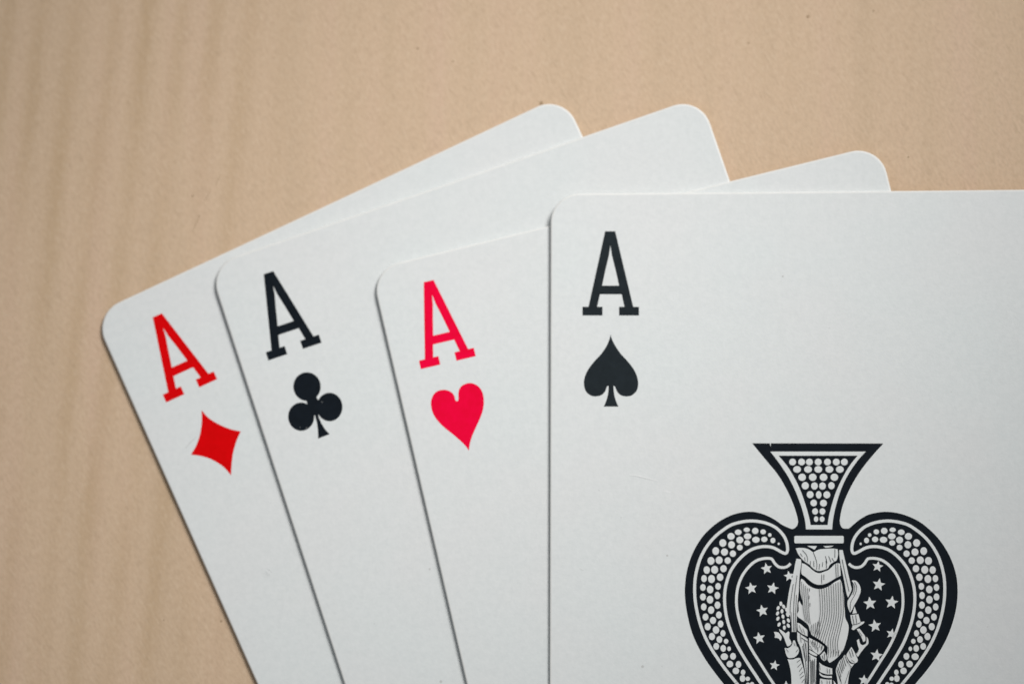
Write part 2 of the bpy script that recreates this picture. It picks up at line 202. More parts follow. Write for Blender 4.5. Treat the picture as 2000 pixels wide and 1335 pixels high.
    'dotsN': [[-2.644,11.761,0.447,0.438],[-1.568,11.758,0.446,0.438],[-0.641,11.755,0.446,0.438],[0.412,11.751,0.446,0.437],[1.522,11.748,0.446,0.437],[2.574,11.744,0.446,0.437],[3.534,11.741,0.446,0.437],[-2.111,10.873,0.504,0.437],[-0.806,10.869,0.503,0.437],[0.418,10.865,0.503,0.437],[1.745,10.861,0.503,0.437],[2.991,10.857,0.503,0.437],[-1.521,9.927,0.492,0.472],[-0.251,9.923,0.492,0.472],[1.041,9.919,0.492,0.472],[2.333,9.916,0.491,0.471],[-1.149,8.914,0.458,0.483],[-0.051,8.876,0.435,0.471],[0.909,8.873,0.434,0.471],[1.972,8.905,0.411,0.471],[-0.572,7.843,0.446,0.46],[0.446,7.817,0.354,0.483],[1.417,7.815,0.446,0.46],[-0.155,6.842,0.423,0.436],[1.011,6.816,0.446,0.448],[0.011,5.831,0.377,0.413],[0.879,5.829,0.377,0.413],[0.12,4.913,0.286,0.367],[0.839,4.911,0.32,0.367]],
    'stars': [[-5.813,-0.995,0.714,-10],[-3.142,-1.891,0.657,-8],[-7.649,-3.353,0.742,-10],[-5.099,-3.355,0.742,12],[-6.336,-6.018,0.742,-12],[-6.726,-9.276,0.742,-10],[-4.919,-12.513,0.628,10],[-3.556,-14.968,0.657,0],[7.404,-0.759,0.685,10],[7.512,-2.919,0.785,10],[6.455,-5.145,0.814,-5],[9.034,-5.035,0.814,8],[7.031,-7.814,0.785,-8],[8.976,-8.758,0.657,14],[7.183,-11.325,0.771,8],[5.666,-14.237,0.657,5]],
    'figW': [[[-0.949,1.705],[0.201,1.703],[0.04,1.415],[-0.121,1.255],[-0.439,1.448]],[[0.968,1.689],[2.182,1.726],[1.926,1.598],[1.287,1.509]],[[-2.326,1.419],[-1.91,1.482],[-1.27,1.449],[-0.696,1.256],[-0.25,0.966],[0.134,1.158],[0.646,1.318],[1.413,1.381],[2.244,1.379],[2.658,1.315],[2.718,0.738],[2.554,0.033],[2.234,-0.191],[1.721,-0.542],[1.527,-0.927],[1.142,-1.118],[0.439,-1.278],[-0.071,-1.117],[-0.452,-0.796],[-0.77,-0.475],[-1.279,-0.154],[-1.661,0.231],[-2.041,0.745]],[[-1.6,-0.346],[-1.217,-0.475],[-0.772,-0.796],[-0.327,-1.181],[0.119,-1.469],[0.565,-1.534],[1.013,-1.374],[1.525,-1.183],[1.91,-0.863],[2.296,-0.479],[2.679,-0.351],[2.934,-0.416],[3.02,-1.824],[2.732,-1.984],[2.284,-2.208],[1.772,-2.527],[1.26,-2.783],[0.748,-2.91],[0.238,-2.91],[-0.272,-2.718],[-0.717,-2.397],[-1.225,-1.948],[-1.671,-1.564]],[[-1.674,-2.204],[-1.356,-2.396],[-0.912,-2.909],[-0.339,-3.261],[0.235,-3.422],[0.873,-3.39],[1.641,-3.071],[2.282,-2.604],[2.922,-2.272],[3.11,-2.72],[3.246,-3.424],[3.367,-4.383],[3.392,-5.342],[3.47,-6.108],[3.519,-6.859],[3.895,-7.752],[3.824,-8.773],[3.562,-9.793],[3.238,-10.685],[2.596,-11.514],[1.829,-12.087],[1.573,-12.183],[1.385,-11.833],[1.274,-11.196],[1.265,-10.622],[1.394,-10.304],[0.697,-9.73],[-0.064,-9.188],[-0.572,-8.773],[-0.728,-8.263],[-0.916,-7.688],[-1.583,-7.113],[-2.155,-6.698],[-2.185,-6.347],[-2.014,-5.979],[-2.041,-5.148],[-1.912,-4.828],[-1.691,-5.276],[-1.551,-5.404],[-1.548,-4.892],[-1.749,-4.124],[-1.84,-3.292],[-1.771,-2.46]],[[-2.236,0.2],[-1.725,0.103],[-1.683,-0.41],[-1.896,-1.948],[-2.002,-3.74],[-2.17,-5.339],[-2.221,-6.522],[-2.336,-6.522],[-3.102,-6.522],[-3.484,-6.298],[-3.403,-5.339],[-3.152,-3.739],[-2.89,-2.587],[-2.564,-1.306],[-2.399,-0.409]],[[-3.11,-6.219],[-2.216,-6.219],[-2.324,-8.518],[-2.867,-8.519],[-2.925,-7.497]],[[2.849,1.218],[3.264,1.218],[3.45,0.352],[3.698,-0.673],[3.945,-1.825],[4.192,-2.977],[4.284,-3.553],[3.863,-4.447],[3.676,-3.936],[3.492,-2.849],[3.245,-1.569],[2.998,-0.416],[2.877,0.545]],[[4.324,-2.402],[4.833,-2.466],[5.275,-3.042],[5.366,-3.745],[5.009,-4.64],[4.558,-5.406],[4.363,-5.853],[4.106,-6.236],[3.855,-5.661],[3.797,-4.895],[4.183,-4.256],[4.507,-3.553],[4.448,-2.849]],[[4.621,-5.47],[4.901,-6.3],[4.36,-6.364]],[[-2.191,-7.433],[-1.841,-7.561],[-1.333,-8.008],[-0.984,-8.327],[-0.924,-9.093],[-1.465,-8.837],[-2.1,-8.391]],[[-2.197,-8.518],[-1.593,-8.965],[-0.945,-9.412],[-0.902,-10.687],[-0.922,-11.962],[-0.938,-14.732],[-1.148,-14.732],[-1.298,-13.236],[-1.606,-11.325],[-1.856,-10.305],[-2.17,-9.54]],[[-0.798,-9.22],[-0.257,-9.475],[0.441,-9.858],[0.885,-10.176],[0.948,-10.431],[0.69,-10.878],[0.37,-11.196],[0.052,-11.069],[-0.456,-10.687],[-0.805,-10.56]],[[-0.806,-10.636],[-0.266,-10.942],[0.178,-11.228],[0.101,-11.42],[-0.332,-11.261],[-0.808,-10.955]],[[-0.809,-11.146],[-0.078,-11.547],[0.112,-11.643],[0.047,-11.961],[-0.034,-14.731],[-0.288,-14.731],[-0.887,-14.732],[-0.862,-12.599]],[[0.496,-11.324],[1.009,-10.814],[1.198,-11.196],[1.258,-11.769],[1.002,-11.992],[0.685,-11.77]],[[0.396,-12.152],[0.808,-12.47],[1.443,-12.724],[1.919,-12.851],[1.946,-13.551],[1.31,-13.552],[0.675,-13.362],[0.39,-13.107]],[[0.42,-13.362],[0.8,-13.648],[1.372,-13.755],[1.882,-13.742],[1.88,-13.984],[1.307,-13.972],[0.735,-13.845],[0.419,-13.553]],[[0.48,-14.062],[1.306,-14.188],[1.879,-14.188],[1.873,-15.142],[0.409,-15.143]],[[2.069,-14.251],[2.573,-15.013],[2.128,-15.014]],[[-4.365,-8.199],[-4.079,-8.327],[-3.57,-8.71],[-3.249,-8.455],[-3.123,-8.646],[-3.158,-9.221],[-3.0,-9.54],[-2.874,-9.923],[-3.131,-10.178],[-3.386,-10.242],[-3.575,-9.795],[-3.827,-9.093],[-4.207,-8.583]],[[-3.706,-10.433],[-3.323,-10.465],[-2.875,-10.146],[-2.681,-9.54],[-2.489,-9.54],[-2.301,-10.05],[-2.017,-10.624],[-2.115,-11.134],[-2.5,-11.517],[-2.947,-11.632],[-3.329,-11.568],[-3.582,-11.071]],[[-3.362,-11.76],[-2.82,-11.81],[-2.246,-11.631],[-1.863,-11.644],[-1.55,-12.6],[-1.302,-13.873],[-1.246,-15.146],[-2.901,-15.148],[-2.957,-13.556],[-3.142,-12.473]],[[-4.973,-8.519],[-4.463,-8.583],[-4.146,-8.966],[-4.051,-9.221],[-4.181,-9.604],[-4.466,-9.285],[-4.881,-9.221],[-4.847,-8.902]],[[3.385,-11.258],[3.128,-11.641],[2.808,-11.959],[2.55,-12.469],[2.355,-13.105],[2.477,-13.869],[2.66,-15.141],[3.708,-15.139],[3.876,-13.867],[4.137,-12.913],[4.523,-12.34],[4.078,-12.264],[3.763,-11.831],[3.607,-11.385]],[[4.219,-10.302],[4.534,-10.812],[4.847,-11.512],[4.971,-11.894],[4.778,-12.18],[4.396,-12.244],[3.953,-11.926],[3.733,-11.513],[3.64,-11.194],[3.962,-10.685]],[[6.009,-9.091],[6.198,-9.346],[6.226,-9.919],[5.809,-10.365],[5.359,-10.939],[4.974,-11.512],[4.722,-11.13],[5.107,-10.62],[4.983,-10.175],[4.861,-9.537],[5.117,-9.346],[5.272,-9.92],[5.556,-10.111],[5.939,-9.919],[6.019,-9.537]],[[4.87,-8.199],[5.189,-8.135],[5.63,-8.709],[5.881,-9.155],[5.878,-9.601],[5.623,-9.728],[5.436,-9.219],[5.184,-8.772]],[[4.118,-6.54],[5.074,-6.412],[5.322,-7.369],[5.768,-7.274],[5.703,-7.497],[5.127,-7.88],[4.488,-8.326],[4.266,-8.199],[4.364,-7.752],[4.24,-7.369]],[[-3.959,-5.182],[-3.983,-5.315],[-4.047,-5.412],[-4.134,-5.447],[-4.221,-5.411],[-4.284,-5.315],[-4.307,-5.182],[-4.283,-5.05],[-4.219,-4.953],[-4.131,-4.917],[-4.045,-4.953],[-3.981,-5.05]],[[-4.298,-5.771],[-4.376,-5.881],[-4.474,-5.942],[-4.568,-5.938],[-4.632,-5.869],[-4.648,-5.754],[-4.613,-5.624],[-4.535,-5.514],[-4.436,-5.453],[-4.342,-5.458],[-4.279,-5.527],[-4.263,-5.641]],[[-3.642,-5.443],[-3.608,-5.573],[-3.626,-5.688],[-3.69,-5.757],[-3.784,-5.761],[-3.882,-5.7],[-3.958,-5.59],[-3.992,-5.46],[-3.975,-5.346],[-3.911,-5.277],[-3.817,-5.272],[-3.719,-5.333]],[[-4.371,-6.398],[-4.448,-6.508],[-4.547,-6.569],[-4.641,-6.564],[-4.704,-6.495],[-4.721,-6.381],[-4.685,-6.251],[-4.608,-6.141],[-4.509,-6.08],[-4.415,-6.085],[-4.351,-6.154],[-4.335,-6.268]],[[-3.824,-6.074],[-3.848,-6.206],[-3.912,-6.303],[-3.999,-6.339],[-4.086,-6.303],[-4.149,-6.206],[-4.172,-6.074],[-4.148,-5.942],[-4.084,-5.845],[-3.997,-5.809],[-3.91,-5.845],[-3.847,-5.942]],[[-3.282,-5.833],[-3.248,-5.963],[-3.266,-6.078],[-3.33,-6.147],[-3.424,-6.151],[-3.522,-6.091],[-3.598,-5.98],[-3.633,-5.851],[-3.615,-5.736],[-3.551,-5.667],[-3.457,-5.662],[-3.359,-5.723]],[[-4.332,-7.025],[-4.409,-7.135],[-4.508,-7.196],[-4.602,-7.191],[-4.666,-7.122],[-4.682,-7.007],[-4.646,-6.878],[-4.569,-6.768],[-4.47,-6.707],[-4.376,-6.711],[-4.313,-6.78],[-4.297,-6.895]],[[-3.718,-6.67],[-3.719,-6.805],[-3.765,-6.911],[-3.845,-6.961],[-3.937,-6.941],[-4.016,-6.857],[-4.061,-6.731],[-4.06,-6.597],[-4.014,-6.49],[-3.934,-6.44],[-3.843,-6.46],[-3.764,-6.544]],[[-3.174,-6.418],[-3.14,-6.548],[-3.158,-6.663],[-3.222,-6.732],[-3.315,-6.736],[-3.414,-6.675],[-3.49,-6.565],[-3.524,-6.436],[-3.507,-6.321],[-3.443,-6.252],[-3.349,-6.247],[-3.251,-6.308]],[[-4.196,-7.721],[-4.274,-7.831],[-4.373,-7.892],[-4.466,-7.887],[-4.53,-7.818],[-4.546,-7.704],[-4.511,-7.574],[-4.433,-7.464],[-4.334,-7.403],[-4.241,-7.408],[-4.177,-7.477],[-4.161,-7.591]],[[-3.624,-7.311],[-3.625,-7.445],[-3.671,-7.552],[-3.751,-7.602],[-3.843,-7.582],[-3.922,-7.498],[-3.967,-7.371],[-3.966,-7.237],[-3.92,-7.131],[-3.84,-7.081],[-3.748,-7.1],[-3.669,-7.185]],[[-3.08,-7.087],[-3.046,-7.216],[-3.064,-7.331],[-3.128,-7.4],[-3.222,-7.405],[-3.32,-7.344],[-3.396,-7.234],[-3.43,-7.104],[-3.413,-6.989],[-3.349,-6.92],[-3.255,-6.916],[-3.157,-6.977]],[[-3.555,-8.023],[-3.579,-8.155],[-3.644,-8.252],[-3.731,-8.287],[-3.817,-8.252],[-3.881,-8.155],[-3.903,-8.023],[-3.879,-7.891],[-3.815,-7.794],[-3.728,-7.759],[-3.641,-7.794],[-3.578,-7.891]],[[-3.097,-7.713],[-3.063,-7.843],[-3.081,-7.957],[-3.145,-8.026],[-3.239,-8.031],[-3.337,-7.97],[-3.413,-7.86],[-3.447,-7.73],[-3.43,-7.616],[-3.366,-7.547],[-3.272,-7.542],[-3.174,-7.603]]],
    'figS': [[0.059,[[-1.528,1.193],[-1.083,0.679],[-0.926,0.166],[-0.96,-0.219]]],[0.059,[[-0.25,0.966],[-0.03,0.421],[0.158,-0.22],[0.187,-0.733],[0.121,-1.117]]],[0.059,[[-1.785,0.808],[-1.532,0.423]]],[0.059,[[-1.276,0.359],[-1.215,-0.09]]],[0.059,[[-0.576,-0.091],[-0.611,-0.668]]],[0.059,[[-0.193,-0.091],[-0.165,-0.796]]],[0.059,[[0.508,-0.413],[0.44,-1.117]]],[0.059,[[0.893,-0.221],[0.825,-0.798]]],[0.059,[[1.277,-0.029],[1.335,-0.99]]],[0.059,[[1.216,0.483],[1.403,-0.35]]],[0.059,[[1.599,0.483],[1.85,-0.222]]],[0.059,[[1.981,0.226],[2.234,-0.159]]],[0.059,[[2.339,1.315],[2.332,0.29]]],[0.059,[[0.756,-1.694],[0.749,-2.782]]],[0.059,[[1.011,-1.694],[1.007,-2.335]]],[0.059,[[2.424,-0.415],[2.477,-2.08]]],[0.059,[[2.679,-0.351],[2.701,-1.952]]],[0.059,[[-2.183,-1.819],[-2.516,-4.38],[-2.623,-6.522]]],[0.059,[[-2.636,-2.844],[-2.967,-5.019],[-3.037,-6.298]]],[0.059,[[-2.259,-4.124],[-2.368,-6.49]]],[0.059,[[3.193,0.096],[3.563,-1.825],[3.996,-3.744]]],[0.059,[[4.641,-2.594],[4.892,-3.233],[4.695,-4.064],[4.178,-5.022],[4.108,-5.981]]],[0.059,[[4.386,-2.594],[4.668,-3.297],[4.439,-4.128]]],[0.059,[[-0.723,-3.357],[-0.725,-3.741]]],[0.059,[[-0.759,-4.189],[-0.762,-4.637]]],[0.059,[[-0.669,-5.084],[-0.671,-5.532]]],[0.094,[[-1.767,-1.628],[-1.227,-2.14],[-0.718,-2.621],[-0.209,-2.942],[0.364,-3.07],[0.875,-3.038],[1.387,-2.847],[2.219,-2.4],[2.923,-2.144]]],[0.075,[[-1.672,-1.884],[-1.164,-2.461],[-0.656,-2.941],[-0.147,-3.23],[0.363,-3.345],[0.874,-3.282],[1.385,-3.103]]],[0.059,[[-2.101,-8.423],[-1.593,-8.838],[-0.958,-9.316]]],[0.059,[[-1.722,-9.22],[-0.96,-9.718]]],[0.059,[[-1.471,-9.922],[-1.228,-11.962],[-1.052,-14.732]]],[0.059,[[-1.184,-9.858],[-1.087,-11.962]]],[0.059,[[-0.399,-11.834],[-0.352,-14.731]]],[0.059,[[-0.143,-11.706],[-0.11,-14.731]]],[0.059,[[-0.622,-11.834],[-0.607,-14.731]]],[0.059,[[0.248,-10.304],[0.244,-10.942]]],[0.059,[[0.694,-10.176],[0.627,-10.75]]],[0.059,[[1.007,-11.069],[1.066,-11.897]]],[0.059,[[0.751,-11.324],[0.876,-11.769]]],[0.059,[[-1.864,-11.835],[-2.248,-12.154]]],[0.059,[[-1.739,-12.281],[-2.188,-12.727]]],[0.059,[[-1.614,-12.727],[-1.999,-13.237]]],[0.059,[[-1.49,-13.236],[-1.938,-13.683]]],[0.059,[[-1.428,-13.682],[-1.876,-14.033]]],[0.059,[[-1.367,-14.128],[-1.688,-14.51]]],[0.059,[[-2.113,-10.624],[-2.369,-10.943]]],[0.059,[[2.2,-13.742],[2.515,-14.123]]],[0.059,[[-2.919,-6.219],[-2.866,-8.455]]],[0.059,[[-2.599,-6.219],[-2.611,-8.455]]],[0.059,[[-2.344,-6.219],[-2.452,-8.455]]],[0.188,[[-2.189,-7.05],[-1.585,-7.465],[-1.141,-7.848],[-0.824,-8.327],[-0.605,-8.933]]],[0.163,[[-0.605,-8.933],[0.253,-9.443],[1.204,-10.208],[1.297,-10.622],[1.261,-11.196]]],[0.138,[[-0.887,-8.135],[-0.87,-10.687],[-0.925,-14.732]]],[0.188,[[0.146,-11.324],[0.683,-11.961],[1.445,-12.406],[2.205,-12.851]]],[0.059,[[3.448,-11.322],[3.76,-12.213]]],[0.059,[[3.064,-11.704],[3.374,-12.914]]],[0.059,[[3.224,-11.513],[3.567,-12.595]]],[0.059,[[2.742,-12.278],[3.116,-13.423]]],[0.059,[[2.903,-11.959],[3.245,-13.168]]],[0.059,[[2.483,-12.978],[2.919,-14.377]]],[0.059,[[2.581,-12.66],[2.986,-13.868]]],[0.059,[[3.961,-10.812],[4.21,-11.576]]],[0.059,[[4.217,-10.557],[4.465,-11.449]]],[0.059,[[4.372,-6.603],[4.556,-7.593]]],[0.059,[[4.755,-6.54],[4.875,-7.497]]],[0.059,[[4.365,-7.701],[4.875,-7.593],[5.321,-7.433]]],[0.047,[[-0.64,-9.539],[-0.262,-10.304]]],[0.047,[[-0.385,-9.539],[-0.009,-10.623]]],[0.047,[[-0.131,-9.698],[0.15,-10.559]]],[0.047,[[-0.708,-10.177],[-0.392,-10.687]]],[0.047,[[0.426,-12.343],[0.518,-13.043]]],[0.047,[[1.632,-12.915],[1.629,-13.488]]],[0.047,[[1.314,-12.852],[1.375,-13.425]]],[0.047,[[0.669,-14.253],[0.73,-14.698]]],[0.047,[[1.624,-14.251],[1.621,-14.697]]],[0.047,[[1.306,-14.284],[1.335,-14.697]]],[0.047,[[-1.969,-7.752],[-1.592,-8.646]]],[0.047,[[-1.525,-8.135],[-1.274,-8.837]]],[0.047,[[-1.847,-8.774],[-1.725,-9.795]]],[0.047,[[-1.6,-10.177],[-1.29,-11.707]]],[0.047,[[-1.341,-9.412],[-1.144,-10.687]]],[0.047,[[-0.682,-11.325],[-0.718,-11.962]]],[0.047,[[-0.272,-11.961],[-0.236,-14.508]]],[0.047,[[-0.495,-11.962],[-0.492,-14.699]]],[0.047,[[-3.515,-10.561],[-3.262,-10.944]]],[0.047,[[-2.363,-9.795],[-2.206,-10.305]]],[0.047,[[-2.618,-9.795],[-2.493,-10.178]]],[0.047,[[-1.238,-13.745],[-1.307,-14.7]]],[0.047,[[3.945,-13.104],[3.425,-14.695]]],[0.047,[[4.203,-12.595],[3.941,-13.74]]],[0.047,[[3.699,-11.958],[4.139,-12.658]]],[0.047,[[2.796,-13.741],[3.044,-14.695]]],[0.047,[[4.208,-11.831],[4.588,-12.149]]],[0.047,[[4.786,-11.13],[5.042,-10.811]]],[0.047,[[5.123,-8.454],[5.501,-9.027]]],[0.05,[[0.441,-3.415],[0.554,-4.818],[0.543,-6.524],[0.169,-8.107],[-0.264,-9.325],[-0.45,-9.933]]],[0.05,[[0.721,-3.317],[0.828,-4.818],[0.817,-6.524],[0.449,-8.107],[0.015,-9.373],[-0.147,-10.079]]],[0.05,[[1.002,-3.22],[1.101,-4.818],[1.091,-6.524],[0.728,-8.107],[0.295,-9.422],[0.156,-10.225]]],[0.05,[[1.282,-3.122],[1.375,-4.818],[1.364,-6.524],[1.008,-8.107],[0.574,-9.471],[0.459,-10.371]]],[0.05,[[1.563,-3.025],[1.649,-4.818],[1.638,-6.524],[1.288,-8.107],[0.853,-9.519],[0.762,-10.516]]],[0.05,[[1.843,-2.927],[1.922,-4.818],[1.912,-6.524],[1.567,-8.107],[1.133,-9.568],[1.065,-10.662]]],[0.05,[[2.124,-2.83],[2.196,-4.818],[2.185,-6.524],[1.847,-8.107],[1.472,-9.616],[1.537,-10.905]]],[0.05,[[2.404,-2.733],[2.47,-4.818],[2.459,-6.524],[2.126,-8.107],[1.752,-9.665],[1.828,-11.026]]],[0.05,[[2.685,-2.635],[2.743,-4.819],[2.732,-6.525],[2.406,-8.107],[2.031,-9.713],[2.119,-11.148]]],[0.05,[[2.965,-2.538],[3.017,-4.819],[3.006,-6.525],[2.685,-8.107],[2.31,-9.762],[2.409,-11.269]]],[0.05,[[3.246,-2.441],[3.291,-4.819],[3.279,-6.525],[2.965,-8.107],[2.589,-9.81],[2.7,-11.39]]],[0.047,[[1.551,-10.662],[1.423,-11.634]]],[0.047,[[1.853,-10.844],[1.727,-11.561]]],[0.047,[[2.158,-10.662],[2.031,-11.488]]],[0.047,[[2.461,-10.844],[2.335,-11.415]]],[0.047,[[2.765,-10.661],[2.639,-11.342]]],[0.047,[[3.068,-10.843],[2.943,-11.269]]],[0.047,[[-1.656,-2.558],[-1.574,-4.39],[-1.402,-6.219],[-1.225,-7.255]]],[0.047,[[-1.413,-2.803],[-1.343,-4.39],[-1.195,-6.219],[-1.031,-7.377]]],[0.047,[[-1.171,-3.047],[-1.112,-4.39],[-0.988,-6.219],[-0.837,-7.499]]],[0.047,[[-0.929,-3.291],[-0.88,-4.39],[-0.781,-6.219],[-0.643,-7.62]]],[0.047,[[-0.497,-7.681],[-0.564,-8.716]]],[0.047,[[-0.253,-7.56],[-0.322,-8.838]]],[0.047,[[-0.009,-7.438],[-0.079,-8.96]]],[0.047,[[0.234,-7.316],[0.163,-9.081]]],[0.047,[[0.478,-7.194],[0.406,-9.203]]]],
    'scr4': [[[-22.226,10.31],[-21.241,10.183],[-20.196,9.933],[-18.782,9.559]],[[-18.169,8.326],[-17.677,8.263],[-17.125,8.138]]],
    'scr4d': [[[-22.226,10.168],[-21.242,10.041],[-20.196,9.792],[-18.966,9.449]],[[-28.251,-0.878],[-27.943,-1.124],[-27.697,-1.186]]],
    'scr2': [[-36.436,7.113],[-36.177,6.698],[-35.879,6.205]],
    'scr1': [[-28.127,24.55],[-27.581,24.847],[-27.003,25.061],[-26.26,25.336]],
    'sp4': [[-23.211,5.137],[16.338,20.082],[13.575,4.751],[-18.319,-12.623],[17.421,36.648],[1.857,27.883],[-25.859,8.408]],
    'sp2': [[-26.095,-3.498]],
    'sp1': [[-29.658,23.126],[-24.832,6.743]],
    'nick': [[-5.372,14.075],[-5.207,14.074],[-5.258,13.582]],
    'void': [[-23.755,24.023,0.055],[-24.775,22.284,0.04],[-26.501,21.642,0.05],[-27.219,21.983,0.03]],
    'wscr': [[[-43.248,-1.94],[-43.742,-2.952],[-44.109,-3.964]],[[-40.772,3.06],[-41.454,1.73]],[[-42.017,1.099],[-42.823,-0.419]]],
    'wsp': [[-1.33,11.499],[31.247,21.846],[-16.536,18.485],[-44.23,0.419],[-43.373,-2.066],[43.269,4.413],[-40.042,-51.616],[24.007,18.699],[-47.062,-51.492],[-12.171,16.838],[39.207,22.443]],
}

# ------------------------------------------------------------------ card size, in millimetres
W2, H2, RAD, TH = 31.75, 44.45, 3.55, 0.32
LIFT = 0.10           # the used cards do not lie quite flat on the wood
BOW = 0.22            # a used card curls up this much at its long sides
STEP = TH + 0.17      # height from one card of the fan to the next

# ------------------------------------------------------------------ mesh helpers
def link(name, me, mat, parent=None, loc=None):
    me.materials.append(mat)
    o = bpy.data.objects.new(name, me); coll.objects.link(o)
    if parent: o.parent = parent
    if loc is not None: o.location = loc
    return o

def spline(pts, closed, n=5, keep=35.0):
    """Catmull-Rom through the points; corners sharper than keep degrees stay corners."""
    P = [Vector(p[:2]) for p in pts]; N = len(P); out = []
    def corner(i):
        if not closed and i in (0, N - 1): return True
        a = P[i] - P[i - 1]; b = P[(i + 1) % N] - P[i]
        return a.length < 1e-9 or b.length < 1e-9 or math.degrees(abs(a.angle_signed(b, 0.0))) > keep
    cs = [corner(i) for i in range(N)]
    for i in range(N if closed else N - 1):
        p1, p2 = P[i], P[(i + 1) % N]
        p0 = P[i - 1] if not cs[i] else p1 * 2 - p2
        p3 = P[(i + 2) % N] if not cs[(i + 1) % N] else p2 * 2 - p1
        for k in range(n):
            t = k / n
            out.append(0.5 * ((2 * p1) + (p2 - p0) * t + (2 * p0 - 5 * p1 + 4 * p2 - p3) * t * t + (3 * p1 - p0 - 3 * p2 + p3) * t ** 3))
    if not closed: out.append(P[-1])
    return out

def bow(bm):
    """Cut the mesh across every 4 mm and curl it, so that the print follows the card exactly."""
    xs = [v.co.x for v in bm.verts]; lo, hi = min(xs), max(xs)
    for k in range(-7, 8):
        x = k * 4 * MM
        if lo < x < hi:
            bmesh.ops.bisect_plane(bm, geom=bm.verts[:] + bm.edges[:] + bm.faces[:], dist=1e-9, plane_co=(x, 0, 0), plane_no=(1, 0, 0))
    for v in bm.verts:
        # piecewise linear between the cuts
        u = min(abs(v.co.x) / MM, W2); a = 4 * math.floor(u / 4); b = min(a + 4, W2) if a < 28 else W2
        t = 0 if b <= a else (u - a) / (b - a)
        v.co.z += BOW * MM * ((1 - t) * (a / W2) ** 2 + t * (b / W2) ** 2)

class Ink:
    """Flat printed shapes, collected into one mesh; every shape lies a hair above the one before."""
    def __init__(self, z): self.v, self.f, self.z = [], [], z
    def step(self): self.z += 0.0009
    def poly(self, pts, holes=()):
        loops = [[Vector((p[0], p[1], 0)) for p in q] for q in (pts, *holes)]
        base = len(self.v)
        flat = [p for q in loops for p in q]
        tris = tessellate_polygon(loops)
        self.v += [(p.x * MM, p.y * MM, self.z * MM) for p in flat]
        for t in tris:
            a, b, c = (flat[i] for i in t)
            if (b - a).cross(c - a).z < 0: t = (t[0], t[2], t[1])
            self.f.append(tuple(base + i for i in t))
        self.step()
    def ribbon(self, pts, width, closed=False, taper=False):
        P = [Vector(p[:2]) for p in pts]; N = len(P); base = len(self.v)
        for i, p in enumerate(P):
            a = P[i - 1] if (closed or i) else p
            b = P[(i + 1) % N] if (closed or i < N - 1) else p
            d = (b - a)
            if d.length < 1e-9: d = Vector((1, 0))
            d.normalize(); nrm = Vector((-d.y, d.x))
            w = width / 2
            if taper: w *= max(0.12, math.sin(math.pi * (0.12 + 0.76 * i / (N - 1))))
            for s in (1, -1):
                q = p + nrm * w * s
                self.v.append((q.x * MM, q.y * MM, self.z * MM))
        for i in range(N if closed else N - 1):
            j = (i + 1) % N
            self.f.append((base + 2 * i + 1, base + 2 * j + 1, base + 2 * j, base + 2 * i))
        self.step()
    def ellipse(self, x, y, rx, ry, rot=0.0, n=14):
        c, s = math.cos(rot), math.sin(rot)
        self.poly([(x + rx * math.cos(t) * c - ry * math.sin(t) * s, y + rx * math.cos(t) * s + ry * math.sin(t) * c)
                   for t in (2 * math.pi * k / n for k in range(n))])
    def build(self, name, mat, parent, kind=None, origin=None, curl=True):
        loc = None
        me = bpy.data.meshes.new(name); me.from_pydata(self.v, [], self.f)
        if curl:
            bm = bmesh.new(); bm.from_mesh(me); bow(bm)
            if origin:
                loc = (origin[0] * MM, origin[1] * MM, 0)
                bmesh.ops.translate(bm, vec=(-loc[0], -loc[1], 0), verts=bm.verts)
            bm.to_mesh(me); bm.free()
        me.update()
        o = link(name, me, mat, parent, loc)
        if kind: o['kind'] = kind
        return o

# ------------------------------------------------------------------ tabletop
def make_table():
    bm = bmesh.new()
    bmesh.ops.create_cube(bm, size=1.0)
    bmesh.ops.scale(bm, vec=(0.62, 0.46, 0.018), verts=bm.verts)
    bmesh.ops.bevel(bm, geom=bm.edges[:], offset=0.0025, segments=3, affect='EDGES', profile=0.5)
    bmesh.ops.translate(bm, vec=(0, 0, -0.009), verts=bm.verts)
    me = bpy.data.meshes.new("tabletop"); bm.to_mesh(me); bm.free()
    t = link("tabletop", me, WOOD)
    t['label'] = "pale beech tabletop with soft vertical grain beneath the fanned cards"
    t['category'] = "table"
    rnd = random.Random(5)
    k = Ink(0.004)
    for q in DATA['wscr']: k.ribbon(spline(q, False, 6), 0.07, taper=True)
    for i, (x, y) in enumerate(DATA['wsp']):
        r = (0.26, 0.19, 0.17, 0.13, 0.13, 0.14, 0.15, 0.12, 0.10, 0.12, 0.10)[i]
        k.ellipse(x, y, r * rnd.uniform(0.7, 1.1), r * rnd.uniform(0.7, 1.1), rnd.uniform(0, 3), 9)
    k.build("wood_marks", STAIN, t, 'stuff', curl=False)
    return t

# ------------------------------------------------------------------ cards

